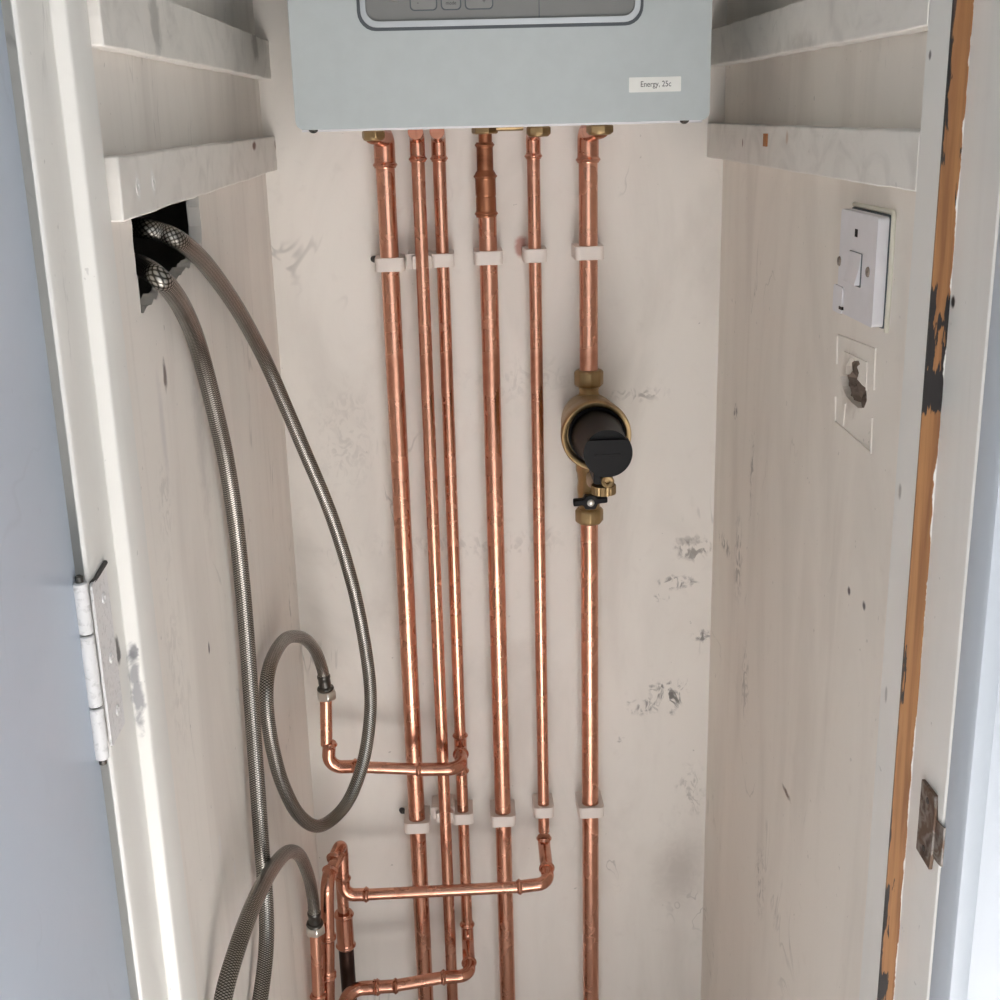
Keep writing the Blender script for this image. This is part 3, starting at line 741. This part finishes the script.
hose('braided steel hose hanging nearly straight down the left wall', [at(a, b, c_) for a, b, c_ in H2])
H3 = [(205, 1110, .80), (216, 1040, .83), (225, 990, .86), (235, 955, .89), (247, 920, .93), (260, 890, .985), (274, 866, 1.07), (288, 852, 1.17), (300, 856, 1.27), (309, 878, 1.335), (313, 900, 1.355), (314.5, 918, 1.36)]
hose('short arching braided hose at bottom left joined to a copper stub', [at(a, b, c_) for a, b, c_ in H3], True)
q0, q1 = at(315.5, 932, 1.36), at(318, 996, 1.36)
t = thing('copper_stub', 'bright copper stub pipe under the arching hose at bottom left', 'pipe', (q1.x, 1.36, 0))
tube(t, [q1-Vector((0, 0, .01)), q0], .0075); sleeve(t, (q1.x, 1.36, q1.z+.004), (q1.x, 1.36, q1.z-.035), .0077, 'coupling'); tube(t, [(q1.x, 1.36, 0), (q1.x, 1.36, q1.z-.03)], .0075, 'lower_pipe')

# ------------------------------------------------------------------ fused spur
y0, y1, z0, z1, xf = .9455, 1.0365, 1.3365, 1.4190, .3185
sp = thing('fused_spur', 'white fused spur switch on right wall above the broken plaster', 'switch', (XR, (y0+y1)/2, (z0+z1)/2))
obj('back_box', prism(B(), [rrect(y0-.001, y1+.001, z0-.001, z1+.001, .003)], YZ, .327, XR), 'groove', sp)
obj('plate', prism(B(), [rrect(y0, y1, z0, z1, .003)], YZ, xf, .3278), 'plastic', sp, .0025)
bm = B(); sweep(bm, fillet([(XR-.0005, y1+.002, z1+.003), (XR-.001, y0-.004, z1+.0035), (XR-.001, y0-.0045, z0+.03), (XR-.001, y0-.0035, z0-.003)], .004), .0021, 10)
obj('sealant', bm, 'caulk', sp)
q = lambda px, py: (atx(px, py, xf).y, atx(px, py, xf).z)
a, b = q(856.5, 233); obj('indicator', box(B(), xf-.0004, xf+.001, a-.003, a+.003, b-.003, b+.003), 'black', sp)['label'] = 'small dark square indicator'
(ya, zt), (yb, _), (_, zlo) = q(851, 252), q(862, 254), q(856, 284)
obj('rocker_surround', prism(B(), [rrect(yb-.0015, ya+.0015, zlo-.0015, zt+.0015, .001, 2)], YZ, xf-.0006, xf+.001), 'groove', sp)
zt += .001
bm = B(); prism(bm, [[(xf-.0012, zt), (xf-.0015, (zt+zlo)/2+.002), (xf-.0052, zlo), (xf+.001, zlo), (xf+.001, zt)]], lambda u, v, w: (u, w, v), yb, ya); obj('rocker', bm, 'plastic', sp, .0006)
for p in ((839.5, 261), (868, 272)):
    a, b = q(*p); obj('screw', lathe(B(), (xf+.0002, a, b), (-1, 0, 0), [(0, .0042), (.0012, .0036), (.0012, .0008), (.0004, .0006), (.0004, 0)], 18), 'steel', sp)
a, b = q(839, 299)
fh = obj('fuse_carrier', prism(B(), [rrect(a-.011, a+.013, b-.011, b+.011, .003)], YZ, xf-.0012, xf+.001), 'plastic', sp, .0006)
a2, b2 = q(842, 308); obj('pull_slot', box(B(), xf-.0016, xf, a2-.004, a2+.004, b2-.0012, b2+.0012), 'black', fh)

# ------------------------------------------------------------------ light: daylight from the room behind the viewer, plus two added fill lamps
def area(name, loc, target, sx, sy, power, col):
    l = bpy.data.lights.new(name, 'AREA'); l.shape = 'RECTANGLE'; l.size = sx; l.size_y = sy; l.energy = power; l.color = col
    o = bpy.data.objects.new(name, l); C.objects.link(o); o.location = loc
    o.rotation_euler = (Vector(target)-Vector(loc)).to_track_quat('-Z', 'Z').to_euler(); return o
area('window_light', (1.0, -2.3, 1.2), (.05, 1.2, .95), 2.2, 1.9, 23, (.95, .98, 1.0))
area('left_fill_light', (-.75, -2.2, 1.2), (.2, 1.2, .9), 1.0, 1.9, 8, (.95, .98, 1.0))  # added fill from the left to even out the side walls, no known window
o = area('floor_bounce_fill', (.1, -.62, 2.5), (.1, -.50, 0), .8, .8, 90, (.98, .98, 1)); o.data.spread = math.radians(46)  # added downward lamp, stands in for sunlit floor bouncing light into the cupboard
w = bpy.data.worlds.new('daylight'); bpy.context.scene.world = w; w.use_nodes = True
bg = w.node_tree.nodes['Background']; bg.inputs[0].default_value = (.93, .96, 1, 1); bg.inputs[1].default_value = .45
vs_ = bpy.context.scene.view_settings
vs_.view_transform = 'Standard'; vs_.look = 'None'; vs_.exposure = -.1; vs_.gamma = 1; vs_.use_curve_mapping = False
